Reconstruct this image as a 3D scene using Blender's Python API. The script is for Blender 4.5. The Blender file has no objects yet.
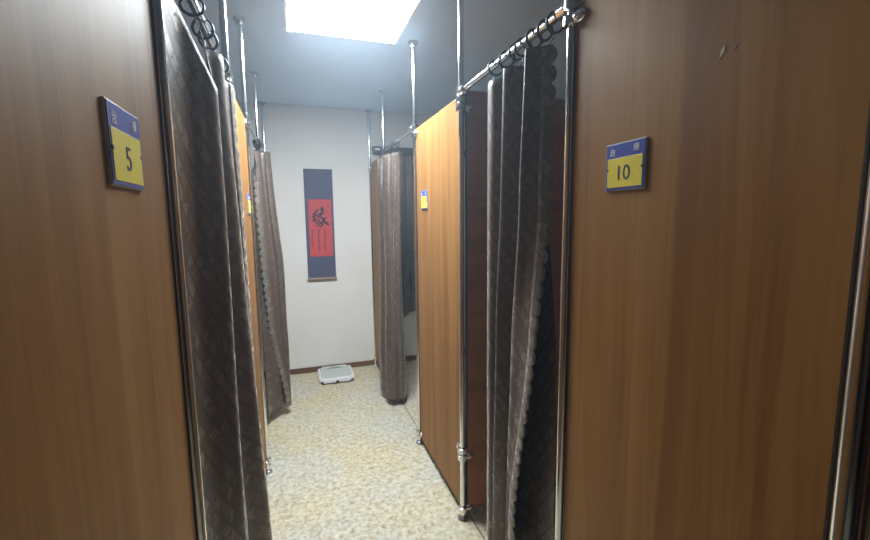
import bpy, bmesh, math, random
from mathutils import Vector, Matrix, noise

random.seed(7)
PI = math.pi
scn = bpy.context.scene
COL = scn.collection

# ------------------------------------------------------------------ camera
cam_data = bpy.data.cameras.new('camera')
cam_data.sensor_fit = 'HORIZONTAL'
cam_data.sensor_width = 36.0
cam_data.lens = 419.36 / 870.0 * 36.0
cam_data.clip_start = 0.02
cam = bpy.data.objects.new('camera', cam_data)
COL.objects.link(cam)
YAW, PITCH, ROLL = 0.3208, 0.1191, -0.0116
fwd = Vector((math.sin(YAW)*math.cos(PITCH), math.cos(YAW)*math.cos(PITCH), -math.sin(PITCH)))
rgt0 = Vector((math.cos(YAW), -math.sin(YAW), 0))
up0 = rgt0.cross(fwd)
rgt = rgt0*math.cos(ROLL) + up0*math.sin(ROLL)
up = up0*math.cos(ROLL) - rgt0*math.sin(ROLL)
M = Matrix((rgt, up, -fwd)).transposed().to_4x4()
M.translation = Vector((0, 0, 1.44))
cam.matrix_world = M
scn.camera = cam

# ------------------------------------------------------------------ world, light, exposure
w = bpy.data.worlds.new('world')
scn.world = w
w.use_nodes = True
w.node_tree.nodes['Background'].inputs[0].default_value = (0.5, 0.6, 0.8, 1)
w.node_tree.nodes['Background'].inputs[1].default_value = 0.0
LAMP_STRENGTH = 34.0
LAMP_COLOR = (0.84, 0.945, 1.0)
GLARE_HAZE = 0.034            # thin haze added to imitate the lens glare around the lamp
vs = w.node_tree.nodes.new('ShaderNodeVolumeScatter')
vs.inputs['Density'].default_value = GLARE_HAZE
vs.inputs['Color'].default_value = (0.66, 0.82, 1.0, 1)
vs.inputs['Anisotropy'].default_value = 0.55
w.node_tree.links.new(vs.outputs[0], w.node_tree.nodes['World Output'].inputs['Volume'])
scn.view_settings.view_transform = 'Standard'
scn.view_settings.look = 'None'
scn.view_settings.exposure = 1.05
scn.view_settings.gamma = 1.0
scn.view_settings.use_curve_mapping = False

# ------------------------------------------------------------------ constants (metres)
XR, XL = 0.7075, -0.2145          # the two rows of poles either side of the aisle
ZT, ZC = 1.977, 2.467             # top of the partitions, ceiling
ZR = 1.985                        # curtain rails
YW = 4.07                         # end wall
RPOLE = 0.0125

# ------------------------------------------------------------------ helpers
def new_obj(name, bm, mat, parent=None, smooth=False, smooth_angle=None):
    me = bpy.data.meshes.new(name)
    bm.to_mesh(me); bm.free()
    if mat is not None:
        for m in (mat if isinstance(mat, (list, tuple)) else [mat]):
            me.materials.append(m)
    if smooth:
        me.polygons.foreach_set('use_smooth', [True]*len(me.polygons))
    if smooth_angle is not None:
        me.polygons.foreach_set('use_smooth', [True]*len(me.polygons))
        me.set_sharp_from_angle(angle=math.radians(smooth_angle))
    o = bpy.data.objects.new(name, me)
    COL.objects.link(o)
    if parent is not None:
        o.parent = parent
        o.matrix_parent_inverse = Matrix.Identity(4)
        # mesh is built in world coordinates; shift into the root's frame
        root = parent
        off = Vector((0, 0, 0))
        while root is not None:
            off += root.location
            root = root.parent
        me.transform(Matrix.Translation(-off))
    return o

def root(name, loc, label, cat, group=None):
    o = bpy.data.objects.new(name, None)
    COL.objects.link(o)
    o.location = loc
    o.empty_display_size = 0.05
    o['label'] = label; o['category'] = cat
    if group: o['group'] = group
    return o

def tag(o, label, cat, group=None):
    o['label'] = label; o['category'] = cat
    if group: o['group'] = group
    return o

def struct(name, bm, mat, **k):
    o = new_obj(name, bm, mat, **k)
    o['kind'] = 'structure'
    return o

def box(bm, x0, x1, y0, y1, z0, z1, bevel=0.0):
    vs = [bm.verts.new(p) for p in ((x0,y0,z0),(x1,y0,z0),(x1,y1,z0),(x0,y1,z0),(x0,y0,z1),(x1,y0,z1),(x1,y1,z1),(x0,y1,z1))]
    fs = [bm.faces.new([vs[i] for i in f]) for f in ((3,2,1,0),(4,5,6,7),(0,1,5,4),(1,2,6,5),(2,3,7,6),(3,0,4,7))]
    if bevel > 0:
        es = list({e for f in fs for e in f.edges})
        bmesh.ops.bevel(bm, geom=es, offset=bevel, segments=2, affect='EDGES', profile=0.5)
    return bm

def basis(d):
    d = d.normalized()
    a = Vector((0, 0, 1)) if abs(d.z) < 0.9 else Vector((1, 0, 0))
    u = d.cross(a).normalized()
    v = d.cross(u).normalized()
    return u, v

def ring_loft(bm, rings, caps=True, closed=False):
    n = len(rings[0])
    vr = [[bm.verts.new(p) for p in r] for r in rings]
    m = len(vr)
    for i in range(m if closed else m-1):
        a, b = vr[i], vr[(i+1) % m]
        for j in range(n):
            bm.faces.new((a[j], a[(j+1) % n], b[(j+1) % n], b[j]))
    if caps and not closed:
        bm.faces.new(list(reversed(vr[0])))
        bm.faces.new(vr[-1])

def lathe(bm, base, axis, prof, seg=20):
    """prof = [(distance along axis, radius)]"""
    base = Vector(base); axis = Vector(axis).normalized()
    u, v = basis(axis)
    rings = []
    for d, r in prof:
        c = base + axis*d
        rings.append([c + (u*math.cos(2*PI*k/seg) + v*math.sin(2*PI*k/seg))*max(r, 1e-4) for k in range(seg)])
    ring_loft(bm, rings)
    bmesh.ops.recalc_face_normals(bm, faces=bm.faces)
    return bm

def rod(bm, a, b, r, seg=20):
    a = Vector(a); b = Vector(b)
    return lathe(bm, a, b-a, [(0, r), ((b-a).length, r)], seg)

def tube(bm, pts, r, seg=8, closed=False):
    pts = [Vector(p) for p in pts]
    n = len(pts)
    rings = []
    t0 = (pts[1]-pts[0]).normalized()
    u, v = basis(t0)
    for i, p in enumerate(pts):
        if closed:
            t = (pts[(i+1) % n]-pts[i-1]).normalized()
        else:
            t = (pts[min(i+1, n-1)]-pts[max(i-1, 0)]).normalized()
        u = (u - t*u.dot(t)).normalized()
        v = t.cross(u)
        rings.append([p + (u*math.cos(2*PI*k/seg) + v*math.sin(2*PI*k/seg))*r for k in range(seg)])
    ring_loft(bm, rings, closed=closed)
    bmesh.ops.recalc_face_normals(bm, faces=bm.faces)
    return bm

def ellipsoid(bm, c, rx, ry, rz, seg=18):
    m = Matrix.Translation(Vector(c)) @ Matrix.Diagonal((rx, ry, rz, 1))
    bmesh.ops.create_uvsphere(bm, u_segments=seg, v_segments=12, radius=1.0, matrix=m)
    return bm

def B():
    return bmesh.new()

# ------------------------------------------------------------------ materials
def mat_base(name):
    m = bpy.data.materials.new(name)
    m.use_nodes = True
    nt = m.node_tree
    bs = nt.nodes['Principled BSDF']
    return m, nt, bs

def N(nt, t, **k):
    n = nt.nodes.new(t)
    for a, b in k.items():
        setattr(n, a, b)
    return n

def ramp(nt, stops, interp='LINEAR'):
    r = N(nt, 'ShaderNodeValToRGB')
    r.color_ramp.interpolation = interp
    el = r.color_ramp.elements
    while len(el) < len(stops):
        el.new(0.5)
    for e, (p, c) in zip(el, stops):
        e.position = p
        e.color = (*c, 1) if len(c) == 3 else c
    return r

def simple(name, col, rough=0.5, metal=0.0, noise_amt=0.06, scale=40):
    m, nt, bs = mat_base(name)
    tc = N(nt, 'ShaderNodeTexCoord')
    nz = N(nt, 'ShaderNodeTexNoise'); nz.inputs['Scale'].default_value = scale
    nz.inputs['Detail'].default_value = 3
    nt.links.new(tc.outputs['Object'], nz.inputs['Vector'])
    a = tuple(max(0, c*(1-noise_amt)) for c in col); b = tuple(min(1, c*(1+noise_amt)) for c in col)
    rp = ramp(nt, [(0.3, a), (0.7, b)])
    nt.links.new(nz.outputs['Fac'], rp.inputs['Fac'])
    nt.links.new(rp.outputs['Color'], bs.inputs['Base Color'])
    bs.inputs['Roughness'].default_value = rough
    bs.inputs['Metallic'].default_value = metal
    return m

def wood(name, dark, mid, light, horizontal=False, rough=0.4, seed=0.0):
    """laminate with fine vertical grain and wide soft figuring"""
    m, nt, bs = mat_base(name)
    geo = N(nt, 'ShaderNodeNewGeometry')
    mp = N(nt, 'ShaderNodeMapping')
    mp.inputs['Location'].default_value = (seed, seed*1.7, seed*0.6)
    mp.inputs['Scale'].default_value = (0.5, 1, 9) if horizontal else (9, 9, 0.5)
    nt.links.new(geo.outputs['Position'], mp.inputs['Vector'])
    n1 = N(nt, 'ShaderNodeTexNoise'); n1.inputs['Scale'].default_value = 1.0
    n1.inputs['Detail'].default_value = 5; n1.inputs['Roughness'].default_value = 0.6
    n1.inputs['Distortion'].default_value = 1.1
    nt.links.new(mp.outputs['Vector'], n1.inputs['Vector'])
    mp2 = N(nt, 'ShaderNodeMapping')
    mp2.inputs['Location'].default_value = (seed*2, seed, 3)
    mp2.inputs['Scale'].default_value = (3, 3, 160) if horizontal else (160, 160, 3)
    nt.links.new(geo.outputs['Position'], mp2.inputs['Vector'])
    n2 = N(nt, 'ShaderNodeTexNoise'); n2.inputs['Scale'].default_value = 1.0
    n2.inputs['Detail'].default_value = 3
    nt.links.new(mp2.outputs['Vector'], n2.inputs['Vector'])
    mx = N(nt, 'ShaderNodeMix'); mx.data_type = 'FLOAT'
    mx.inputs[0].default_value = 0.16
    nt.links.new(n1.outputs['Fac'], mx.inputs[2]); nt.links.new(n2.outputs['Fac'], mx.inputs[3])
    rp = ramp(nt, [(0.36, dark), (0.5, mid), (0.64, light)])
    nt.links.new(mx.outputs[0], rp.inputs['Fac'])
    nt.links.new(rp.outputs['Color'], bs.inputs['Base Color'])
    bs.inputs['Roughness'].default_value = rough
    bs.inputs['Specular IOR Level'].default_value = 0.22
    n3 = N(nt, 'ShaderNodeTexNoise'); n3.inputs['Scale'].default_value = 420
    nt.links.new(geo.outputs['Position'], n3.inputs['Vector'])
    bp = N(nt, 'ShaderNodeBump'); bp.inputs['Strength'].default_value = 0.06; bp.inputs['Distance'].default_value = 0.001
    nt.links.new(n3.outputs['Fac'], bp.inputs['Height'])
    nt.links.new(bp.outputs['Normal'], bs.inputs['Normal'])
    return m

M_WOOD = wood('laminate_wood', (0.235, 0.098, 0.024), (0.320, 0.146, 0.037), (0.385, 0.194, 0.057), rough=0.56)
M_WOODH = wood('laminate_wood_horizontal', (0.33, 0.138, 0.052), (0.40, 0.172, 0.068), (0.45, 0.20, 0.085), horizontal=True, rough=0.5)
M_EDGE = simple('dark_edging', (0.03, 0.022, 0.018), 0.5)
M_CHROME = simple('chrome', (0.80, 0.80, 0.80), 0.14, 1.0, 0.02)
M_DKMETAL = simple('dark_metal', (0.10, 0.10, 0.11), 0.3, 0.9)
M_GREYMETAL = simple('grey_metal', (0.42, 0.43, 0.46), 0.35, 0.8)
M_BLACK = simple('black_plastic', (0.012, 0.012, 0.014), 0.35)
M_BLUE = simple('sign_blue', (0.030, 0.070, 0.46), 0.35, 0, 0.03)
M_YELLOW = simple('sign_yellow', (0.93, 0.77, 0.07), 0.4, 0, 0.03)
M_NAVY = simple('sign_navy', (0.012, 0.016, 0.10), 0.4, 0, 0.03)
M_SILVER = simple('sign_rim', (0.55, 0.54, 0.50), 0.4, 0, 0.03)
M_WHITEP = simple('white_paint', (0.85, 0.87, 0.9), 0.4, 0, 0.02)
M_SCROLLBLUE = simple('scroll_silk', (0.075, 0.080, 0.150), 0.75, 0, 0.12, 260)
M_SCROLLRED = simple('scroll_red_paper', (0.58, 0.060, 0.065), 0.7, 0, 0.10, 120)
M_INK = simple('ink', (0.012, 0.010, 0.016), 0.6)
M_ROLLER = simple('roller_wood', (0.28, 0.20, 0.13), 0.5)
M_BASEB = wood('skirting_wood', (0.10, 0.050, 0.024), (0.15, 0.078, 0.04), (0.20, 0.105, 0.058), horizontal=True, rough=0.5, seed=4.0)
M_MARK = simple('chipped_laminate', (0.62, 0.52, 0.42), 0.7)

def plaster(name, col, stain, stain_amt):
    m, nt, bs = mat_base(name)
    geo = N(nt, 'ShaderNodeNewGeometry')
    nz = N(nt, 'ShaderNodeTexNoise'); nz.inputs['Scale'].default_value = 1.4; nz.inputs['Detail'].default_value = 6
    nt.links.new(geo.outputs['Position'], nz.inputs['Vector'])
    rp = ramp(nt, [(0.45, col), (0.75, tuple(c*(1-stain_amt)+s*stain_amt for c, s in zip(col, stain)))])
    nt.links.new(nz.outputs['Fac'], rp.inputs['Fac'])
    nt.links.new(rp.outputs['Color'], bs.inputs['Base Color'])
    bs.inputs['Roughness'].default_value = 0.75
    n2 = N(nt, 'ShaderNodeTexNoise'); n2.inputs['Scale'].default_value = 60; n2.inputs['Detail'].default_value = 4
    nt.links.new(geo.outputs['Position'], n2.inputs['Vector'])
    bp = N(nt, 'ShaderNodeBump'); bp.inputs['Strength'].default_value = 0.12; bp.inputs['Distance'].default_value = 0.003
    nt.links.new(n2.outputs['Fac'], bp.inputs['Height']); nt.links.new(bp.outputs['Normal'], bs.inputs['Normal'])
    return m

M_WALL = plaster('wall_plaster', (0.86, 0.86, 0.85), (0.70, 0.62, 0.55), 0.35)
M_CEIL = plaster('ceiling_glare_blue', (0.53, 0.67, 0.87), (0.50, 0.62, 0.78), 0.3)  # blue glare around the lamp is mixed into the ceiling colour

def floor_mat():
    m, nt, bs = mat_base('floor_vinyl')
    geo = N(nt, 'ShaderNodeNewGeometry')
    warp = N(nt, 'ShaderNodeTexNoise'); warp.inputs['Scale'].default_value = 14; warp.inputs['Detail'].default_value = 3
    nt.links.new(geo.outputs['Position'], warp.inputs['Vector'])
    sc = N(nt, 'ShaderNodeVectorMath', operation='SCALE'); sc.inputs['Scale'].default_value = 0.05
    nt.links.new(warp.outputs['Color'], sc.inputs[0])
    ad = N(nt, 'ShaderNodeVectorMath', operation='ADD')
    nt.links.new(geo.outputs['Position'], ad.inputs[0]); nt.links.new(sc.outputs[0], ad.inputs[1])
    n1 = N(nt, 'ShaderNodeTexNoise'); n1.inputs['Scale'].default_value = 40; n1.inputs['Detail'].default_value = 6
    n1.inputs['Roughness'].default_value = 0.76
    nt.links.new(ad.outputs[0], n1.inputs['Vector'])
    r1 = ramp(nt, [(0.30, (0.26, 0.20, 0.125)), (0.42, (0.49, 0.425, 0.315)), (0.54, (0.68, 0.65, 0.56)), (0.68, (0.80, 0.785, 0.73))])
    nt.links.new(n1.outputs['Fac'], r1.inputs['Fac'])
    # grey and yellowish large patches of the printed marble
    n2 = N(nt, 'ShaderNodeTexNoise'); n2.inputs['Scale'].default_value = 2.3; n2.inputs['Detail'].default_value = 4
    nt.links.new(geo.outputs['Position'], n2.inputs['Vector'])
    r2 = ramp(nt, [(0.38, (0.94, 0.96, 0.97)), (0.64, (1.0, 0.94, 0.76))])
    nt.links.new(n2.outputs['Fac'], r2.inputs['Fac'])
    mu = N(nt, 'ShaderNodeMix'); mu.data_type = 'RGBA'; mu.blend_type = 'MULTIPLY'
    mu.inputs[0].default_value = 1.0
    nt.links.new(r1.outputs['Color'], mu.inputs[6]); nt.links.new(r2.outputs['Color'], mu.inputs[7])
    # seam between two sheets along x = 0.745
    sep = N(nt, 'ShaderNodeSeparateXYZ'); nt.links.new(geo.outputs['Position'], sep.inputs[0])
    s1 = N(nt, 'ShaderNodeMath', operation='SUBTRACT'); s1.inputs[1].default_value = 0.748
    nt.links.new(sep.outputs['X'], s1.inputs[0])
    s2 = N(nt, 'ShaderNodeMath', operation='ABSOLUTE'); nt.links.new(s1.outputs[0], s2.inputs[0])
    s3 = N(nt, 'ShaderNodeMath', operation='LESS_THAN'); s3.inputs[1].default_value = 0.0028
    nt.links.new(s2.outputs[0], s3.inputs[0])
    m2 = N(nt, 'ShaderNodeMix'); m2.data_type = 'RGBA'
    nt.links.new(s3.outputs[0], m2.inputs[0]); nt.links.new(mu.outputs[2], m2.inputs[6])
    m2.inputs[7].default_value = (0.10, 0.075, 0.05, 1)
    nt.links.new(m2.outputs[2], bs.inputs['Base Color'])
    bs.inputs['Roughness'].default_value = 0.5
    bp = N(nt, 'ShaderNodeBump'); bp.inputs['Strength'].default_value = 0.04; bp.inputs['Distance'].default_value = 0.001
    nt.links.new(n1.outputs['Fac'], bp.inputs['Height']); nt.links.new(bp.outputs['Normal'], bs.inputs['Normal'])
    return m
M_FLOOR = floor_mat()
M_WALLBROWN = wood('dark_unseen_walls', (0.06, 0.035, 0.02), (0.08, 0.045, 0.026), (0.10, 0.06, 0.034), seed=9.0, rough=0.6)  # dark brown chosen for the unseen walls to cut bounce light

def satin(name, base, pat, rough=0.42, sheen=0.22):
    """taupe jacquard: lozenge leaves, each hatched in its own direction, shinier than the ground weave"""
    m, nt, bs = mat_base(name)
    L = nt.links.new
    def mth(op, a, b=None, c=None):
        n = N(nt, 'ShaderNodeMath', operation=op)
        for k, v in enumerate((a, b, c)):
            if v is None: continue
            if isinstance(v, (int, float)): n.inputs[k].default_value = v
            else: L(v, n.inputs[k])
        return n.outputs[0]
    tc = N(nt, 'ShaderNodeTexCoord')
    sx = N(nt, 'ShaderNodeSeparateXYZ'); L(tc.outputs['UV'], sx.inputs[0])
    wz = N(nt, 'ShaderNodeTexNoise'); wz.inputs['Scale'].default_value = 42; wz.inputs['Detail'].default_value = 2
    L(tc.outputs['UV'], wz.inputs['Vector'])
    wob = mth('MULTIPLY', mth('SUBTRACT', wz.outputs['Fac'], 0.5), 1.3)
    X = mth('ADD', mth('MULTIPLY', sx.outputs['X'], 27.0), wob); Y = mth('ADD', mth('MULTIPLY', sx.outputs['Y'], 17.0), mth('MULTIPLY', wob, -0.8))
    a = mth('ADD', X, Y); b = mth('SUBTRACT', X, Y)
    fa = mth('FRACT', a); fb = mth('FRACT', b)
    ia = mth('FLOOR', a); ib = mth('FLOOR', b)
    cb = N(nt, 'ShaderNodeCombineXYZ'); L(ia, cb.inputs[0]); L(ib, cb.inputs[1])
    wn = N(nt, 'ShaderNodeTexWhiteNoise'); wn.noise_dimensions = '2D'; L(cb.outputs[0], wn.inputs['Vector'])
    sc = N(nt, 'ShaderNodeSeparateColor'); L(wn.outputs['Color'], sc.inputs[0])
    # distance from the lozenge border
    ea = mth('SUBTRACT', 0.5, mth('ABSOLUTE', mth('SUBTRACT', fa, 0.5)))
    eb = mth('SUBTRACT', 0.5, mth('ABSOLUTE', mth('SUBTRACT', fb, 0.5)))
    edge = mth('MINIMUM', ea, eb)
    ins = N(nt, 'ShaderNodeMapRange'); ins.inputs[1].default_value = 0.04; ins.inputs[2].default_value = 0.22; L(edge, ins.inputs[0])
    gt = mth('GREATER_THAN', sc.outputs[0], 0.5)
    hm = N(nt, 'ShaderNodeMix'); hm.data_type = 'FLOAT'; L(gt, hm.inputs[0]); L(a, hm.inputs[2]); L(b, hm.inputs[3])
    sn = mth('SINE', mth('MULTIPLY', hm.outputs[0], 30.0))
    hatch = mth('MULTIPLY_ADD', sn, 0.35, 0.65)
    amt = N(nt, 'ShaderNodeMapRange'); amt.inputs[1].default_value = -0.1; amt.inputs[2].default_value = 1.0; L(sc.outputs[1], amt.inputs[0])
    g4 = mth('MULTIPLY', mth('MULTIPLY', ins.outputs[0], hatch), amt.outputs[0])
    mx = N(nt, 'ShaderNodeMix'); mx.data_type = 'RGBA'
    L(g4, mx.inputs[0])
    mx.inputs[6].default_value = (*base, 1); mx.inputs[7].default_value = (*pat, 1)
    L(mx.outputs[2], bs.inputs['Base Color'])
    rr = N(nt, 'ShaderNodeMapRange'); rr.inputs[3].default_value = rough+0.14; rr.inputs[4].default_value = rough-0.13
    L(g4, rr.inputs[0]); L(rr.outputs[0], bs.inputs['Roughness'])
    L(mth('MULTIPLY_ADD', g4, 1.0, sheen*0.5), bs.inputs['Sheen Weight'])
    bs.inputs['Specular IOR Level'].default_value = 1.0
    bs.inputs['Metallic'].default_value = 0.25
    bs.inputs['Sheen Roughness'].default_value = 0.35
    bs.inputs['Sheen Tint'].default_value = (0.9, 0.85, 0.8, 1)
    L(mth('MULTIPLY', g4, 0.5), bs.inputs['Coat Weight']); bs.inputs['Coat Roughness'].default_value = 0.38; bs.inputs['Coat IOR'].default_value = 1.7
    bp = N(nt, 'ShaderNodeBump'); bp.inputs['Strength'].default_value = 0.4; bp.inputs['Distance'].default_value = 0.001
    L(g4, bp.inputs['Height']); L(bp.outputs['Normal'], bs.inputs['Normal'])
    return m
M_CURTAIN = satin('curtain_jacquard', (0.098, 0.060, 0.039), (0.165, 0.120, 0.090))
M_TRIM = satin('curtain_scallop_trim', (0.15, 0.115, 0.088), (0.32, 0.27, 0.23))
M_WINCLOTH = simple('dark_drape_cloth', (0.16, 0.135, 0.12), 0.7, 0, 0.2, 20)

# ------------------------------------------------------------------ setting
X0, X1, Y0 = -1.9, 2.3, -1.7
bm = B(); box(bm, X0-.1, X1+.1, Y0-.1, YW+.1, -0.10, 0.0); struct('floor', bm, M_FLOOR)
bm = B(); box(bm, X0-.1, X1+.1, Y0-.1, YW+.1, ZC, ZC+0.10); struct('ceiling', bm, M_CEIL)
bm = B(); box(bm, X0-.1, X1+.1, YW, YW+.1, 0, ZC); struct('wall_end', bm, M_WALL)
bm = B(); box(bm, X0-.1, X0, Y0-.1, YW, 0, ZC); struct('wall_left', bm, M_WALLBROWN)
bm = B(); box(bm, X1, X1+.1, Y0-.1, YW, 0, ZC); struct('wall_right', bm, M_WALLBROWN)
bm = B(); box(bm, X0, X1, Y0-.1, Y0, 0, ZC); struct('wall_back', bm, M_WALLBROWN)
bm = B(); box(bm, X0, X1, YW-0.012, YW, 0, 0.05, 0.003); struct('baseboard_end', bm, M_BASEB)

# ------------------------------------------------------------------ ceiling lamp
def ceiling_lamp(x0, x1, y0, y1):
    t = root('ceiling_light', ((x0+x1)/2, (y0+y1)/2, ZC), 'bright square white light panel set flush in the ceiling above the aisle', 'light')
    bm = B()
    f = 0.012
    box(bm, x0-f, x1+f, y0-f, y0, ZC-0.010, ZC); box(bm, x0-f, x1+f, y1, y1+f, ZC-0.010, ZC)
    box(bm, x0-f, x0, y0, y1, ZC-0.010, ZC); box(bm, x1, x1+f, y0, y1, ZC-0.010, ZC)
    new_obj('frame', bm, M_WHITEP, t)
    m, nt, bs = mat_base('lamp_diffuser')
    em = N(nt, 'ShaderNodeEmission'); em.inputs['Color'].default_value = (*LAMP_COLOR, 1)
    em.inputs['Strength'].default_value = LAMP_STRENGTH
    nt.links.new(em.outputs[0], nt.nodes['Material Output'].inputs['Surface'])
    bm = B(); box(bm, x0, x1, y0, y1, ZC-0.008, ZC-0.002)
    new_obj('diffuser', bm, m, t)
ceiling_lamp(0.017, 0.602, 1.925, 2.508)

# ------------------------------------------------------------------ poles
def clamp_part(parent, x, y, z, dirs, r=RPOLE):
    """chrome collar round the pole with an ear towards each direction, screw included"""
    bm = B()
    lathe(bm, (x, y, z-0.016), (0, 0, 1), [(0, r+0.003), (0.004, r+0.011), (0.026, r+0.011), (0.030, r+0.003)], 20)
    for dx, dy in dirs:
        d = Vector((dx, dy, 0)).normalized()
        c = Vector((x, y, z)) + d*(r+0.018)
        sx, sy = (0.027, 0.015) if abs(dx) > abs(dy) else (0.015, 0.027)
        ellipsoid(bm, c, sx, sy, 0.017, 18)
        lathe(bm, c + Vector((-abs(d.y)*0.012, -abs(d.x)*0.012, 0)), Vector((-abs(d.y), -abs(d.x), 0)), [(0, 0.007), (0.004, 0.0065), (0.005, 0.004)], 12)
    return new_obj('clamp', bm, M_CHROME, parent, smooth_angle=40)

def pole(x, y, label, clamps, group='chrome cubicle poles'):
    t = root('support_pole', (x, y, 0), label, 'pole', group)
    bm = B(); rod(bm, (x, y, 0.02), (x, y, ZC-0.004), RPOLE, 24)
    new_obj('tube', bm, M_CHROME, t, smooth_angle=40)
    bm = B(); lathe(bm, (x, y, ZC), (0, 0, -1), [(0, 0.030), (0.005, 0.030), (0.008, 0.026), (0.012, 0.018), (0.03, 0.0165), (0.032, RPOLE)], 24)
    new_obj('ceiling_flange', bm, M_GREYMETAL, t, smooth_angle=40)
    bm = B(); lathe(bm, (x, y, 0), (0, 0, 1), [(0, 0.024), (0.006, 0.026), (0.012, 0.022), (0.016, 0.016), (0.024, 0.016), (0.026, 0.012)], 24)
    ft = new_obj('foot', bm, M_GREYMETAL, t, smooth_angle=40)
    bm = B(); lathe(bm, (x, y, 0.024), (0, 0, 1), [(0, 0.017), (0.004, 0.019), (0.026, 0.019), (0.030, 0.015)], 24)
    new_obj('collar', bm, M_CHROME, ft, smooth_angle=40)
    for z, dirs in clamps:
        clamp_part(t, x, y, z, dirs)
    return t

# y positions of the poles in both rows
R0, R1, R2, R3, R4, R5 = 0.334, 0.98, 1.745, 2.483, 3.402, 4.050
L1, L2, L3, L4, L5 = 0.903, 1.819, 2.4675, 3.293, 4.050
LOW, TOP = 0.318, 1.925
pole(XR, R0, 'chrome pole at the near edge of the wood panel numbered 10', [(TOP, [(0, 1)]), (0.07, [(0, 1)])])
pole(XR, R1, 'chrome pole between panel 10 and the near right curtain', [(1.945, [(0, -1)]), (0.30, [(0, -1)])])
pole(XR, R2, 'chrome pole with stacked clamps at the near edge of the brightly lit right panel', [(1.950, [(0, 1)]), (TOP-0.01, [(1, 0)]), (0.352, [(0, 1)]), (LOW, [(1, 0)]), (0.052, [(1, 0)])])
pole(XR, R3, 'chrome pole at the far edge of the brightly lit right panel', [(1.945, [(0, -1)]), (0.075, [(0, -1)])])
pole(XR, R4, 'chrome pole above the far right curtain, second from the end wall', [(1.93, [(0, 1)]), (0.07, [(0, 1)])])
pole(XR, R5, 'chrome pole against the end wall, right of the scroll', [(1.93, [(0, -1)]), (0.07, [(0, -1)])])
pole(XL, L1, 'chrome pole between panel 5 and the near left curtain', [(1.945, [(0, -1)]), (0.07, [(0, -1)])])
pole(XL, L2, 'chrome pole rising just behind the near left curtain, before the orange panel', [(1.950, [(0, 1)]), (0.07, [(0, 1)])])
pole(XL, L3, 'chrome pole at the far edge of the orange panel sliver on the left', [(1.945, [(0, -1)]), (0.075, [(0, -1)])])
pole(XL, L4, 'chrome pole above the far left curtain, second from the end wall', [(1.93, [(0, 1)]), (0.07, [(0, 1)])])
pole(XL, L5, 'chrome pole against the end wall, left of the scroll', [(1.93, [(0, -1)]), (0.07, [(0, -1)])])

# ------------------------------------------------------------------ partitions
def panel(x, y0, y1, label, face):
    """upright laminate board between two poles, in the plane of the aisle; face = side of the aisle (-1/+1)"""
    t = root('partition_panel', (x, (y0+y1)/2, 0.042), label, 'partition', 'wood panels along the aisle')
    g = RPOLE + 0.004
    bm = B(); box(bm, x-0.009, x+0.009, y0+g+0.004, y1-g-0.004, 0.045, ZT-0.002, 0.0008)
    new_obj('board', bm, M_WOOD, t)
    for a, b in ((y0+g, y0+g+0.004), (y1-g-0.004, y1-g)):
        bm = B(); box(bm, x-0.0092, x+0.0092, a, b, 0.045, ZT-0.002, 0.0006)
        new_obj('edge_strip', bm, M_EDGE, t)
    bm = B(); box(bm, x-0.0092, x+0.0092, y0+g, y1-g, 0.041, 0.045)
    new_obj('bottom_strip', bm, M_EDGE, t)
    return t

def divider(x0, x1, y, label, channel=False):
    t = root('divider_panel', ((x0+x1)/2, y, 0.042), label, 'partition', 'cross panels between cubicles')
    bm = B(); box(bm, x0+0.004, x1, y-0.009, y+0.009, 0.05, ZT+0.015, 0.0008)
    new_obj('board', bm, M_WOODH, t)
    bm = B(); box(bm, x0, x0+0.004, y-0.0092, y+0.0092, 0.05, ZT+0.015, 0.0006)
    new_obj('edge_strip', bm, M_EDGE, t)
    bm = B(); rod(bm, (x1-0.03, y-0.02, 0), (x1-0.03, y-0.02, 0.3), 0.010, 12); box(bm, x1-0.05, x1-0.01, y-0.03, y-0.009, 0.12, 0.16)
    new_obj('leg', bm, M_CHROME, t, smooth_angle=40)
    return t

panel(XR+0.011, R0, R1, 'large wood panel filling the right foreground, bearing the number 10 sign', -1)
panel(XR+0.011, R2, R3, 'bright lit wood panel on the right beyond the near curtain', -1)
panel(XR+0.011, R4, R5-0.004, 'narrow wood panel between the far right curtain and end wall', -1)
panel(XL-0.011, -0.05, L1, 'large wood panel filling the left foreground, bearing the number 5 sign', 1)
panel(XL-0.011, L2, L3, 'sliver of orange wood panel on the left between the two left curtains', 1)
panel(XL-0.011, L4, L5-0.004, 'wood panel behind the far left curtain, beside the end wall', 1)
divider(XR+0.020, X1, R2+0.004, 'dark reddish wood cross panel behind the near right curtain')
divider(XR+0.10, X1, R0-0.002, 'dark cross panel at the right picture edge beside panel 10')
divider(X0, XL-0.020, L2+0.004, 'dark wood cross panel inside the left cubicle behind the near left curtain')
pole(XR+0.061, R0-0.004, 'second chrome pole at the right picture edge, just outside panel 10', [(TOP, [(1, 0)]), (0.07, [(1, 0)])])
pole(XL, -0.066, 'chrome pole at the near edge of the wood panel numbered 5', [(1.945, [(0, 1)]), (0.07, [(0, 1)])])

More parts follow.
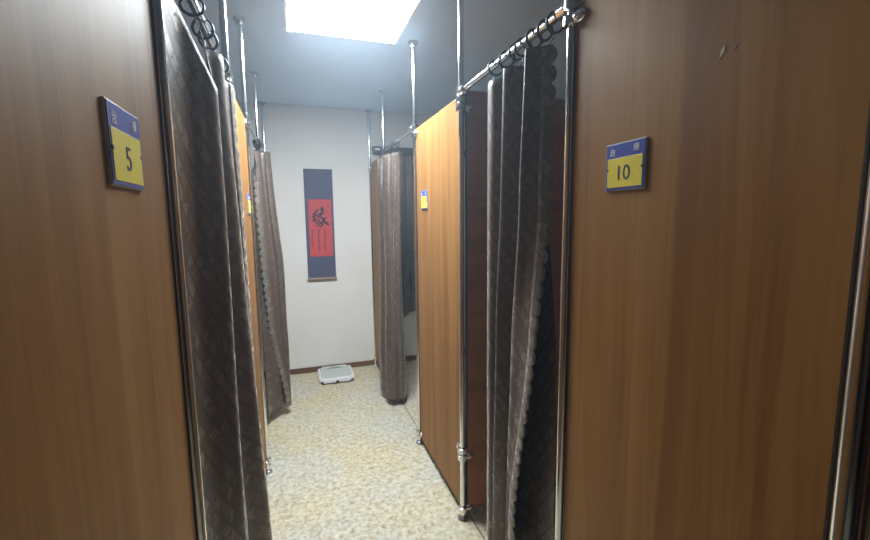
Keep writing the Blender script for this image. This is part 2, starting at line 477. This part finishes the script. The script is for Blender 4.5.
# chipped mark on panel 10
bm = B()
def flake(bm, pts, x):
    a = [bm.verts.new((x, y, z)) for y, z in pts]; b = [bm.verts.new((x+0.0006, y, z)) for y, z in pts]
    bm.faces.new(a); bm.faces.new(list(reversed(b)))
    n = len(pts)
    for i in range(n):
        bm.faces.new((a[i], b[i], b[(i+1) % n], a[(i+1) % n]))
    bmesh.ops.recalc_face_normals(bm, faces=bm.faces)
flake(bm, [(0.566, 1.710), (0.563, 1.724), (0.557, 1.730), (0.557, 1.718)], XR+0.0014)
flake(bm, [(0.5425, 1.717), (0.5360, 1.724), (0.5357, 1.7225), (0.5415, 1.7155)], XR+0.0014)
pt10 = [o for o in COL.objects if o.name.startswith('partition_panel') and 'number 10' in o.get('label', '')][0]
new_obj('chipped_spot', bm, M_MARK, pt10)

# ------------------------------------------------------------------ rails
def rail(x, y0, y1, label, dark_end=False):
    t = root('curtain_rail', (x, (y0+y1)/2, ZR), label, 'rail', 'chrome curtain rails')
    bm = B(); rod(bm, (x, y0+0.030, ZR), (x, y1-0.030, ZR), 0.0115, 24)
    new_obj('tube', bm, M_CHROME, t, smooth_angle=40)
    for y, s in ((y0, 1), (y1, -1)):
        bm = B()
        lathe(bm, (x, y+s*RPOLE*0.9, ZR), (0, s, 0), [(0, 0.016), (0.004, 0.0205), (0.036, 0.0205), (0.042, 0.014)], 20)
        lathe(bm, (x, y, ZR-0.017), (0, 0, 1), [(0, RPOLE+0.003), (0.003, RPOLE+0.009), (0.033, RPOLE+0.009), (0.036, RPOLE+0.003)], 20)
        lathe(bm, (x-0.016, y+s*0.032, ZR), (-1, 0, 0), [(0, 0.006), (0.004, 0.006), (0.005, 0.004)], 12)
        new_obj('end_socket', bm, M_DKMETAL if (dark_end and s < 0) else M_CHROME, t, smooth_angle=40)
    return t
rail(XR, R1, R2, 'chrome rail carrying black rings above the near right curtain')
rail(XR, R3, R4, 'chrome rail above the far right curtain with dark end joint', True)
rail(XL, L1, L2, 'chrome rail carrying black rings above the near left curtain')
rail(XL, L3, L4, 'chrome rail above the far left curtain with dark end joint', True)

# ------------------------------------------------------------------ curtains
def catmull(P, n):
    """resample control tuples with a centripetal-free Catmull-Rom spline to n samples"""
    m = len(P)
    out = []
    for i in range(n):
        s = i/(n-1)*(m-1)
        k = min(int(s), m-2); t = s-k
        p0 = P[max(k-1, 0)]; p1 = P[k]; p2 = P[k+1]; p3 = P[min(k+2, m-1)]
        out.append(tuple(0.5*((2*b)+(-a+c)*t+(2*a-5*b+4*c-d)*t*t+(-a+3*b-3*c+d)*t**3) for a, b, c, d in zip(p0, p1, p2, p3)))
    return out

def curtain(label, secs, ztop, zbot, railx, rings, trim_end=True, wr=0.004, seed=0.0, per=12, nv=90, hem=None, gather=0.0):
    """secs = [(z, [(x, y), ...])] from the top down; ztop a list per control point or a number"""
    npt = len(secs[0][1])
    nu = (npt-1)*per+1
    zt = [ztop]*npt if not isinstance(ztop, (list, tuple)) else list(ztop)
    zts = [q[0] for q in catmull([(z,) for z in zt], nu)]
    hb = [zbot]*npt if hem is None else list(hem)
    zbs = [q[0] for q in catmull([(z,) for z in hb], nu)]
    curves = [(z, catmull(pts, nu)) for z, pts in secs]
    us = [0.0]
    for i in range(1, nu):
        a, b = curves[0][1][i-1], curves[0][1][i]
        us.append(us[-1]+math.hypot(a[0]-b[0], a[1]-b[1]))
    cx = sum(p[0] for p in secs[0][1])/npt; cy = sum(p[1] for p in secs[0][1])/npt
    t = root('cubicle_curtain', (cx, cy, zbot), label, 'curtain', 'brown cubicle curtains')
    def at(i, z):
        if z >= curves[0][0]:
            p = curves[0][1][i]
        elif z <= curves[-1][0]:
            p = curves[-1][1][i]
        else:
            for (za, ca), (zb, cb) in zip(curves, curves[1:]):
                if za >= z >= zb:
                    f = (za-z)/(za-zb); f = f*f*(3-2*f)*0.35 + f*0.65
                    p = (ca[i][0]*(1-f)+cb[i][0]*f, ca[i][1]*(1-f)+cb[i][1]*f)
                    break
        nz = noise.noise(Vector((us[i]*9+seed, z*2.2, seed*3.1)))*wr + noise.noise(Vector((us[i]*28+seed, z*5, 7.7)))*wr*0.35
        if gather:
            k = max(0.0, min(1.0, 1-(zts[i]-z)/0.55))**1.6
            nz += gather*k*math.sin(us[i]*2*PI/0.042+1.5*math.sin(us[i]*11+seed))
        return Vector((p[0]+nz, p[1]+nz*0.6, z))
    bm = B(); uvl = bm.loops.layers.uv.new('UVMap')
    grid = []
    for j in range(nv+1):
        f = j/nv
        row = []
        for i in range(nu):
            z = zts[i]*(1-f)+zbs[i]*f
            row.append((bm.verts.new(at(i, z)), us[i], z))
        grid.append(row)
    for j in range(nv):
        for i in range(nu-1):
            q = (grid[j][i], grid[j+1][i], grid[j+1][i+1], grid[j][i+1])
            fc = bm.faces.new([v[0] for v in q])
            for lp, v in zip(fc.loops, q):
                lp[uvl].uv = (v[1], v[2])
    cl = new_obj('cloth', bm, M_CURTAIN, t, smooth=True)
    sm = cl.modifiers.new('thickness', 'SOLIDIFY'); sm.thickness = 0.0022; sm.offset = 0
    if trim_end:
        bm = B(); uvl = bm.loops.layers.uv.new('UVMap')
        rows = []
        nvt = 420
        for j in range(nvt+1):
            f = j/nvt
            z = zts[-1]*(1-f)+zbs[-1]*f
            p1 = at(nu-1, z); p0 = at(nu-3, z)
            d = (p1-p0); d.z = 0; d.normalize()
            sw = 0.007+0.020*math.sqrt(abs(math.sin(PI*z/0.052)))
            a = p1 - d*0.016
            row = []
            nrm = Vector((-d.y, d.x, 0))*0.0022
            if nrm.x * (1 if railx > 0 else -1) > 0:
                nrm = -nrm
            for k in range(4):
                row.append((bm.verts.new(a + d*((0.016+sw)*k/3) + nrm*(1 if k < 3 else 0.3)), us[-1]+0.03*k/3, z))
            rows.append(row)
        for j in range(nvt):
            for k in range(3):
                q = (rows[j][k], rows[j+1][k], rows[j+1][k+1], rows[j][k+1])
                fc = bm.faces.new([v[0] for v in q])
                for lp, v in zip(fc.loops, q):
                    lp[uvl].uv = (v[1], v[2])
        tr = new_obj('scalloped_trim', bm, M_TRIM, t, smooth=True)
        tr['label'] = 'scalloped lace edge'
        sm = tr.modifiers.new('thickness', 'SOLIDIFY'); sm.thickness = 0.0016; sm.offset = 0
    # rings on the rail with a hook down to the cloth
    topc = curves[0][1]
    for ry in rings:
        bi = min(range(nu), key=lambda i: abs(topc[i][1]-ry)+0.5*abs(topc[i][0]-railx))
        tgt = at(bi, zts[bi]-0.006)
        rz = random.uniform(-0.5, 0.5); tl = random.uniform(-0.25, 0.25)
        R = 0.0255
        c = Vector((railx, ry, ZR-0.0105))
        ux = Vector((math.cos(rz), math.sin(rz)*0.9, 0)); uz = Vector((0, math.sin(tl), math.cos(tl)))
        bm = B(); tube(bm, [c + ux*R*math.cos(2*PI*k/28) + uz*R*math.sin(2*PI*k/28) for k in range(28)], 0.0040, 8, closed=True)
        rg = new_obj('curtain_ring', bm, M_BLACK, t, smooth=True)
        p0 = c - uz*(R-0.001)
        lowp = Vector((p0.x*0.6+tgt.x*0.4, p0.y*0.6+tgt.y*0.4, max(tgt.z, p0.z-0.018)))
        d = lowp-p0
        side = d.cross(Vector((1, 0, 0))).normalized()*0.006
        loop = [p0+side*math.sin(PI*k/10)+d*(k/10) for k in range(11)] + [p0-side*math.sin(PI*k/10)+d*(k/10) for k in range(9, 0, -1)]
        bm = B(); tube(bm, loop, 0.0016, 6, closed=True)
        tube(bm, [lowp, (lowp+tgt)/2+Vector((0, 0, 0.002)), tgt], 0.0016, 6)
        new_obj('hook', bm, M_BLACK, rg, smooth=True)
    return t

# near right curtain, from its far pleat to the free scalloped edge
rt = [(.745, 1.165), (.752, 1.25), (.758, 1.35), (.750, 1.44), (.712, 1.478), (.682, 1.410), (.700, 1.375), (.745, 1.345), (.735, 1.315), (.672, 1.290), (.690, 1.255), (.745, 1.225), (.735, 1.190), (.655, 1.125), (.678, 1.105), (.703, 1.082)]
ru = [(.745, 1.125), (.752, 1.22), (.758, 1.34), (.750, 1.44), (.712, 1.478), (.682, 1.410), (.700, 1.375), (.742, 1.348), (.733, 1.318), (.669, 1.300), (.690, 1.265), (.740, 1.240), (.730, 1.210), (.655, 1.150), (.678, 1.118), (.702, 1.085)]
rm = [(.745, 1.075), (.752, 1.18), (.758, 1.32), (.750, 1.44), (.712, 1.478), (.682, 1.410), (.700, 1.375), (.740, 1.350), (.730, 1.320), (.665, 1.318), (.690, 1.285), (.735, 1.265), (.725, 1.250), (.671, 1.216), (.672, 1.150), (.673, 1.095)]
rb = [(.745, 1.055), (.752, 1.16), (.758, 1.31), (.750, 1.44), (.712, 1.478), (.682, 1.412), (.700, 1.380), (.735, 1.355), (.725, 1.335), (.670, 1.345), (.690, 1.300), (.725, 1.280), (.715, 1.260), (.675, 1.248), (.674, 1.230), (.674, 1.212)]
curtain('dark brown patterned curtain gathered in pleats beside the number 10 panel', [(1.93, rt), (1.45, ru), (1.05, rm), (0.40, rb), (0.06, rb)], 1.925, 0.06, XR,
        [1.053, 1.106, 1.164, 1.228, 1.263, 1.333, 1.42], seed=1.3, wr=0.005)

# near left curtain
lt = [(-.236, .935), (-.2134, 1.041), (-.1853, 1.088), (-.1572, 1.135), (-.176, 1.200), (-.208, 1.350), (-.2085, 1.385), (-.1785, 1.425), (-.190, 1.50), (-.212, 1.57), (-.210, 1.64), (-.190, 1.70)]
lz = [1.925, 1.894, 1.823, 1.753, 1.80, 1.90, 1.925, 1.925, 1.925, 1.925, 1.925, 1.925]
lm = [(-.236, .935), (-.2145, 1.041), (-.1864, 1.088), (-.1582, 1.135), (-.176, 1.200), (-.200, 1.350), (-.200, 1.385), (-.157, 1.44), (-.170, 1.52), (-.200, 1.58), (-.200, 1.64), (-.182, 1.70)]
lb = [(-.236, .935), (-.217, 1.041), (-.191, 1.088), (-.165, 1.135), (-.176, 1.200), (-.185, 1.350), (-.180, 1.380), (-.126, 1.45), (-.140, 1.52), (-.170, 1.58), (-.190, 1.64), (-.182, 1.70)]
curtain('dark brown curtain hanging beside the number 5 panel in the left foreground', [(1.93, lt), (1.2, lm), (0.2, lb), (0.05, lb)], lz, 0.06, XL,
        [0.97, 1.243, 1.375, 1.449, 1.66], seed=4.1, wr=0.0025)

# far left curtain
ft = [(-.252, 3.24), (-.225, 3.25), (-.195, 3.245), (-.165, 3.255), (-.146, 3.250), (-.150, 3.215), (-.175, 3.195), (-.195, 3.200), (-.215, 3.170), (-.240, 3.160)]
fm = [(-.247, 3.20), (-.210, 3.23), (-.165, 3.235), (-.120, 3.260), (-.090, 3.255), (-.092, 3.215), (-.120, 3.195), (-.150, 3.200), (-.185, 3.175), (-.213, 3.165)]
fn = [(-.243, 3.12), (-.210, 3.17), (-.165, 3.200), (-.120, 3.245), (-.088, 3.252), (-.090, 3.218), (-.115, 3.198), (-.140, 3.200), (-.165, 3.178), (-.188, 3.170)]
fb = [(-.238, 3.04), (-.205, 3.10), (-.160, 3.16), (-.115, 3.22), (-.086, 3.250), (-.086, 3.225), (-.090, 3.205), (-.095, 3.200), (-.100, 3.195), (-.106, 3.190)]
curtain('brown curtain with scalloped edge hanging at the far left, left of the scroll', [(1.93, ft), (1.15, fm), (0.70, fn), (0.15, fb), (0.06, fb)], 1.925, 0.07, XL,
        [3.155, 3.18, 3.20, 3.22, 3.245], seed=8.2, gather=0.008, wr=0.007)

# far right curtain
gt_ = [(.700, 3.366), (.650, 3.325), (.668, 3.270), (.700, 3.230), (.660, 3.160), (.672, 3.090), (.705, 3.050), (.700, 3.010), (.735, 2.980), (.748, 3.01)]
gm = [(.692, 3.366), (.645, 3.310), (.655, 3.260), (.680, 3.220), (.640, 3.150), (.655, 3.090), (.690, 3.060), (.695, 3.030), (.732, 3.010), (.745, 3.05)]
gb = [(.680, 3.360), (.610, 3.290), (.612, 3.230), (.640, 3.180), (.625, 3.120), (.655, 3.060), (.690, 3.050), (.705, 3.060), (.745, 3.050), (.785, 3.12)]
curtain('brown leaf-patterned curtain gathered at the far right, right of the scroll', [(1.93, gt_), (1.1, gm), (0.3, gb), (0.06, gb)], 1.925, 0.06, XR,
        [2.99, 3.05, 3.11, 3.18, 3.25, 3.33], trim_end=False, seed=12.7, gather=0.009, wr=0.008)

# ------------------------------------------------------------------ number signs
def text_bm(body, size, depth, bold=0.0):
    cu = bpy.data.curves.new('text', 'FONT')
    cu.body = body; cu.size = size; cu.extrude = depth; cu.align_x = 'CENTER'; cu.align_y = 'CENTER'
    cu.resolution_u = 6; cu.offset = bold
    o = bpy.data.objects.new('text', cu); COL.objects.link(o)
    dg = bpy.context.evaluated_depsgraph_get(); dg.update()
    me = bpy.data.meshes.new_from_object(o.evaluated_get(dg))
    bm = B(); bm.from_mesh(me)
    bpy.data.objects.remove(o); bpy.data.curves.remove(cu); bpy.data.meshes.remove(me)
    xs = [v.co.x for v in bm.verts]; ys = [v.co.y for v in bm.verts]
    if xs:
        bmesh.ops.translate(bm, verts=bm.verts, vec=(-(min(xs)+max(xs))/2, -(min(ys)+max(ys))/2, 0))
    return bm

def number_sign(x, yc, zc, s, num, label):
    """s = -1: on the right row, facing -x; s = +1: on the left row, facing +x"""
    t = root('number_sign', (x, yc, zc), label, 'sign', 'cubicle number signs')
    W, Hh = 0.118, 0.106
    # local frame: a = along the reader's right, z up, n = outwards
    def P(a, b, n):
        return Vector((x + s*n, yc + (a if s > 0 else -a)*1.0, zc + b))
    def plate(a0, a1, b0, b1, n0, n1, mat, name, parent):
        bm = B()
        p = [P(a0, b0, n0), P(a1, b1, n1)]
        box(bm, min(p[0].x, p[1].x), max(p[0].x, p[1].x), min(p[0].y, p[1].y), max(p[0].y, p[1].y), zc+b0, zc+b1, 0.0004)
        return new_obj(name, bm, mat, parent)
    plate(-W/2, W/2, -Hh/2, Hh/2, 0.0, 0.004, M_SILVER, 'back_plate', t)
    plate(-W/2+.002, W/2-.002, -Hh/2+.002, Hh/2-.002, 0.0035, 0.0052, M_BLUE, 'blue_face', t)
    yf = plate(-W/2+.007, W/2-.007, -Hh/2+.007, 0.020, 0.005, 0.0060, M_YELLOW, 'yellow_field', t)
    for a in (-W/2+.0075, W/2-.0075):
        plate(a-.0028, a+.0028, -0.008, -0.003, 0.005, 0.0066, M_BLACK, 'side_notch', t)
    def glyph(body, size, a, b, n, mat, name, sx=1.0):
        bm = text_bm(body, size, 0.0004, 0.00005 if name == 'character' else 0.0)
        for v in bm.verts:
            la, lb, ln = v.co.x*sx, v.co.y, v.co.z
            v.co = P(a+la, b+lb, n+ln)
        bmesh.ops.recalc_face_normals(bm, faces=bm.faces)
        return new_obj(name, bm, mat, t)
    glyph(num, 0.046, 0.0, -0.014, 0.0062, M_NAVY, 'numeral', 1.0)
    glyph('治', 0.018, -0.038, 0.0335, 0.0055, M_WHITEP, 'character')
    glyph('療', 0.018, 0.034, 0.0365, 0.0055, M_WHITEP, 'character')
    return t
# left row: reader's right is +y when facing -x ... the sign faces +x, reader looks towards -x, right is +y
number_sign(XR+0.0018, 0.7725, 1.5545, -1, '10', 'blue and yellow sign reading 10 on the right foreground panel')
number_sign(XR+0.0018, 2.305, 1.553, -1, '9', 'small blue and yellow sign on the bright right panel beyond the curtain')
number_sign(XL-0.0018, 0.690, 1.5410, 1, '5', 'blue and yellow sign reading 5 on the left foreground panel')
number_sign(XL-0.0018, 2.345, 1.530, 1, '4', 'tiny edge-on blue and yellow sign on the left sliver of wood panel')

# ------------------------------------------------------------------ hanging scroll
def scroll():
    xa, xb, za, zb = 0.100, 0.355, 0.915, 1.907
    yb = YW-0.004
    t = root('hanging_scroll', ((xa+xb)/2, yb, za), 'blue silk hanging scroll with red calligraphy sheet on the white end wall', 'scroll')
    # gently waving silk mount
    bm = B()
    nzn, nx = 40, 8
    fr = [[None]*(nx+1) for _ in range(nzn+1)]; bk = [[None]*(nx+1) for _ in range(nzn+1)]
    for j in range(nzn+1):
        z = zb+(za-zb)*j/nzn
        for i in range(nx+1):
            x = xa+(xb-xa)*i/nx
            d = 0.003+0.002*math.sin(z*9)*(j/nzn)
            fr[j][i] = bm.verts.new((x, yb-d-0.002, z)); bk[j][i] = bm.verts.new((x, yb-d, z))
    for j in range(nzn):
        for i in range(nx):
            bm.faces.new((fr[j][i], fr[j+1][i], fr[j+1][i+1], fr[j][i+1]))
            bm.faces.new((bk[j][i], bk[j][i+1], bk[j+1][i+1], bk[j+1][i]))
    for j in range(nzn):
        bm.faces.new((fr[j][0], bk[j][0], bk[j+1][0], fr[j+1][0]))
        bm.faces.new((fr[j][nx], fr[j+1][nx], bk[j+1][nx], bk[j][nx]))
    for i in range(nx):
        bm.faces.new((fr[0][i], fr[0][i+1], bk[0][i+1], bk[0][i])); bm.faces.new((fr[nzn][i], bk[nzn][i], bk[nzn][i+1], fr[nzn][i+1]))
    bmesh.ops.recalc_face_normals(bm, faces=bm.faces)
    new_obj('silk_mount', bm, M_SCROLLBLUE, t)
    px0, px1, pz0, pz1 = 0.128, 0.336, 1.112, 1.640
    yp = yb-0.0078
    bm = B(); box(bm, px0, px1, yp, yp+0.0008, pz0, pz1)
    pp = new_obj('red_sheet', bm, M_SCROLLRED, t)
    def W(zx, zy):      # drawing coordinates of the sheet -> metres
        u = (zx-62-30*(zy-30)/470)/172.0; v = (zy-30)/470.0
        return px0+(px1-px0)*u, pz1+(pz0-pz1)*v
    def stroke(bm, pts, w0, w1):
        P = catmull([W(*p) for p in pts], 14)
        L = []
        for i, p in enumerate(P):
            a = P[max(i-1, 0)]; b = P[min(i+1, 13)]
            d = Vector((b[0]-a[0], b[1]-a[1])); d.normalize() if d.length > 0 else None
            f = i/13
            w = (w0*(1-f)+w1*f)*(0.35+0.65*math.sin(PI*min(max(f*0.9+0.08, 0), 1))**0.5)
            n = Vector((-d.y, d.x))*w*0.5
            L.append((bm.verts.new((p[0]+n.x, yp-0.0006, p[1]+n.y)), bm.verts.new((p[0]-n.x, yp-0.0006, p[1]-n.y))))
        for a, b in zip(L, L[1:]):
            bm.faces.new((a[0], a[1], b[1], b[0]))
    bm = B()
    for pts, a, b in (
        ([(138, 108), (126, 132), (106, 152), (122, 156)], .016, .010), ([(95, 172), (124, 163), (150, 148)], .015, .010),
        ([(118, 176), (108, 196), (130, 192)], .012, .009), ([(104, 214), (118, 206), (138, 198)], .012, .010),
        ([(164, 90), (172, 112), (160, 136)], .017, .012), ([(150, 112), (172, 108), (180, 122), (158, 142)], .013, .009),
        ([(140, 156), (166, 148), (192, 144)], .014, .012), ([(172, 146), (150, 168), (132, 186)], .013, .009),
        ([(152, 176), (176, 184), (178, 214), (166, 252), (152, 246)], .017, .013), ([(156, 196), (140, 216), (122, 230)], .015, .008),
        ([(166, 214), (146, 238), (126, 246)], .014, .007), ([(200, 176), (190, 194), (178, 206)], .014, .009),
        ([(182, 202), (200, 222), (226, 240)], .014, .022)):
        stroke(bm, pts, a*1.28, b*1.28)
    bmesh.ops.recalc_face_normals(bm, faces=bm.faces)
    new_obj('large_character', bm, M_INK, pp)
    rnd = random.Random(5)
    def small(name, items):
        bm = B()
        for pts in items:
            stroke(bm, pts, .0046, .0034)
        bmesh.ops.recalc_face_normals(bm, faces=bm.faces)
        new_obj(name, bm, M_INK, pp)
    for zx, z0, n, st in ((196, 276, 9, 21), (148, 276, 9, 21), (103, 285, 7, 21)):
        items = []
        for k in range(n):
            zy = z0+k*st; cx = zx+k*1.2
            for q in range(5):
                x1 = cx+rnd.uniform(-8, 2); y1 = zy+rnd.uniform(-6, 6)
                ang = rnd.choice((0, 0.1, PI/2, PI*0.3, PI*0.7)); ln = rnd.uniform(5, 12)
                items.append([(x1, y1), (x1+math.cos(ang)*ln*.5, y1+math.sin(ang)*ln*.5+.5), (x1+math.cos(ang)*ln, y1+math.sin(ang)*ln)])
        small('writing_column', items)
    for zy in (78, 96, 132, 150):
        small('inscription', [[(200, zy), (208, zy+2), (214, zy+1)]])
    bm = B(); rod(bm, (xa-0.006, yb-0.012, za-0.015), (xb+0.006, yb-0.012, za-0.015), 0.0145, 18)
    new_obj('bottom_roller', bm, M_ROLLER, t, smooth_angle=40)
    bm = B(); rod(bm, (xa, yb-0.005, zb+0.003), (xb, yb-0.005, zb+0.003), 0.0045, 10)
    new_obj('top_rod', bm, M_SCROLLBLUE, t, smooth_angle=40)
scroll()

# ------------------------------------------------------------------ bathroom scale
def scale():
    x0, x1, y0, y1 = 0.146, 0.452, 3.685, 4.035
    cx, cy = (x0+x1)/2, (y0+y1)/2
    t = root('weighing_scale', (cx, cy, 0), 'flat white weighing scale on the floor below the scroll', 'scale')
    bm = B(); box(bm, x0, x1, y0, y1, 0.016, 0.052)
    es = [e for e in bm.edges if abs(e.verts[0].co.z-e.verts[1].co.z) > 0.01]
    bmesh.ops.bevel(bm, geom=es, offset=0.035, segments=6, affect='EDGES')
    es = [e for e in bm.edges if e.verts[0].co.z > 0.05 and e.verts[1].co.z > 0.05]
    bmesh.ops.bevel(bm, geom=es, offset=0.008, segments=3, affect='EDGES')
    new_obj('body', bm, M_WHITEP, t, smooth_angle=35)
    bm = B(); box(bm, x0+.016, x1-.016, y0+.022, y1-.02, 0.0515, 0.0535)
    es = [e for e in bm.edges if abs(e.verts[0].co.z-e.verts[1].co.z) > 0.001]
    bmesh.ops.bevel(bm, geom=es, offset=0.025, segments=6, affect='EDGES')
    new_obj('tread_mat', bm, simple('scale_mat', (0.56, 0.60, 0.58), 0.6, 0, 0.06, 180), t)
    bm = B()
    inner, outer = [], []
    for k in range(21):
        f = k/20; xx = cx-0.075+0.15*f
        outer.append(bm.verts.new((xx, y1-0.10+0.045*math.sin(PI*f)+0.012, 0.0544)))
        inner.append(bm.verts.new((xx, y1-0.10+0.012*math.sin(PI*f), 0.0544)))
    for k in range(20):
        bm.faces.new((inner[k], inner[k+1], outer[k+1], outer[k]))
    r = bmesh.ops.extrude_face_region(bm, geom=list(bm.faces))
    bmesh.ops.translate(bm, verts=[v for v in r['geom'] if isinstance(v, bmesh.types.BMVert)], vec=(0, 0, -0.0015))
    bmesh.ops.recalc_face_normals(bm, faces=bm.faces)
    new_obj('dial_window', bm, simple('dial_grey', (0.20, 0.21, 0.23), 0.3), t)
    for fx in (x0+0.03, x1-0.03):
        for fy in (y0+0.03, y1-0.03):
            bm = B(); lathe(bm, (fx, fy, 0), (0, 0, 1), [(0, 0.016), (0.003, 0.018), (0.017, 0.015)], 16)
            new_obj('foot', bm, M_BLACK, t, smooth_angle=40)
    bm = B(); lathe(bm, (cx, y0+0.004, 0.020), (0, -1, 0), [(0, 0.014), (0.006, 0.014), (0.010, 0.011)], 16)
    new_obj('zero_wheel', bm, M_BLACK, t, smooth_angle=40)
    t.rotation_euler = (0, 0, 0.0)
scale()

# ------------------------------------------------------------------ things inside the far right cubicle and on the end wall
def drape():
    x0, x1 = 0.80, 1.60
    t = root('window_curtain', ((x0+x1)/2, YW-0.05, 0.5), 'dark drape with black pelmet on the end wall inside the far right cubicle', 'curtain')
    bm = B(); box(bm, 0.735, 1.75, YW-0.06, YW, 2.068, 2.132, 0.003)
    new_obj('pelmet', bm, M_EDGE, t)
    bm = B(); box(bm, 0.752, 0.80, YW-0.064, YW-0.059, 2.095, 2.115)
    new_obj('pelmet_tag', bm, M_WHITEP, t)
    bm = B(); nu, nv = 120, 40
    g = []
    for j in range(nv+1):
        f = j/nv; row = []
        for i in range(nu+1):
            u = i/nu; x = x0+(x1-x0)*u
            zb = 0.47+0.06*math.sin((x-1.0)*16)*0.6+0.25*max(0, x-1.03)
            z = 2.075*(1-f)+zb*f
            y = YW-0.035+0.014*math.sin(u*62)+0.006*math.sin(u*23+f*3)
            row.append(bm.verts.new((x, y, z)))
        g.append(row)
    for j in range(nv):
        for i in range(nu):
            bm.faces.new((g[j][i], g[j+1][i], g[j+1][i+1], g[j][i+1]))
    c = new_obj('cloth', bm, M_WINCLOTH, t, smooth=True)
    m = c.modifiers.new('thickness', 'SOLIDIFY'); m.thickness = 0.003
    bm = B(); tube(bm, [(1.075, YW-0.066, 0.95), (1.072, YW-0.068, 0.86), (1.078, YW-0.067, 0.78), (1.088, YW-0.066, 0.74)], 0.009, 8)
    new_obj('tie_cord', bm, M_BLACK, t, smooth=True)
drape()

def wall_hook():
    t = root('wall_hook', (0.672, YW, 0.82), 'tiny white plastic hook low on the end wall beside the far right panel', 'hook')
    bm = B(); box(bm, 0.658, 0.686, YW-0.004, YW, 0.803, 0.838, 0.001)
    new_obj('plate', bm, M_WHITEP, t)
    bm = B(); tube(bm, [(0.672, YW-0.003, 0.826), (0.672, YW-0.016, 0.818), (0.672, YW-0.022, 0.808), (0.672, YW-0.020, 0.818)], 0.003, 8)
    new_obj('prong', bm, M_WHITEP, t, smooth=True)
wall_hook()
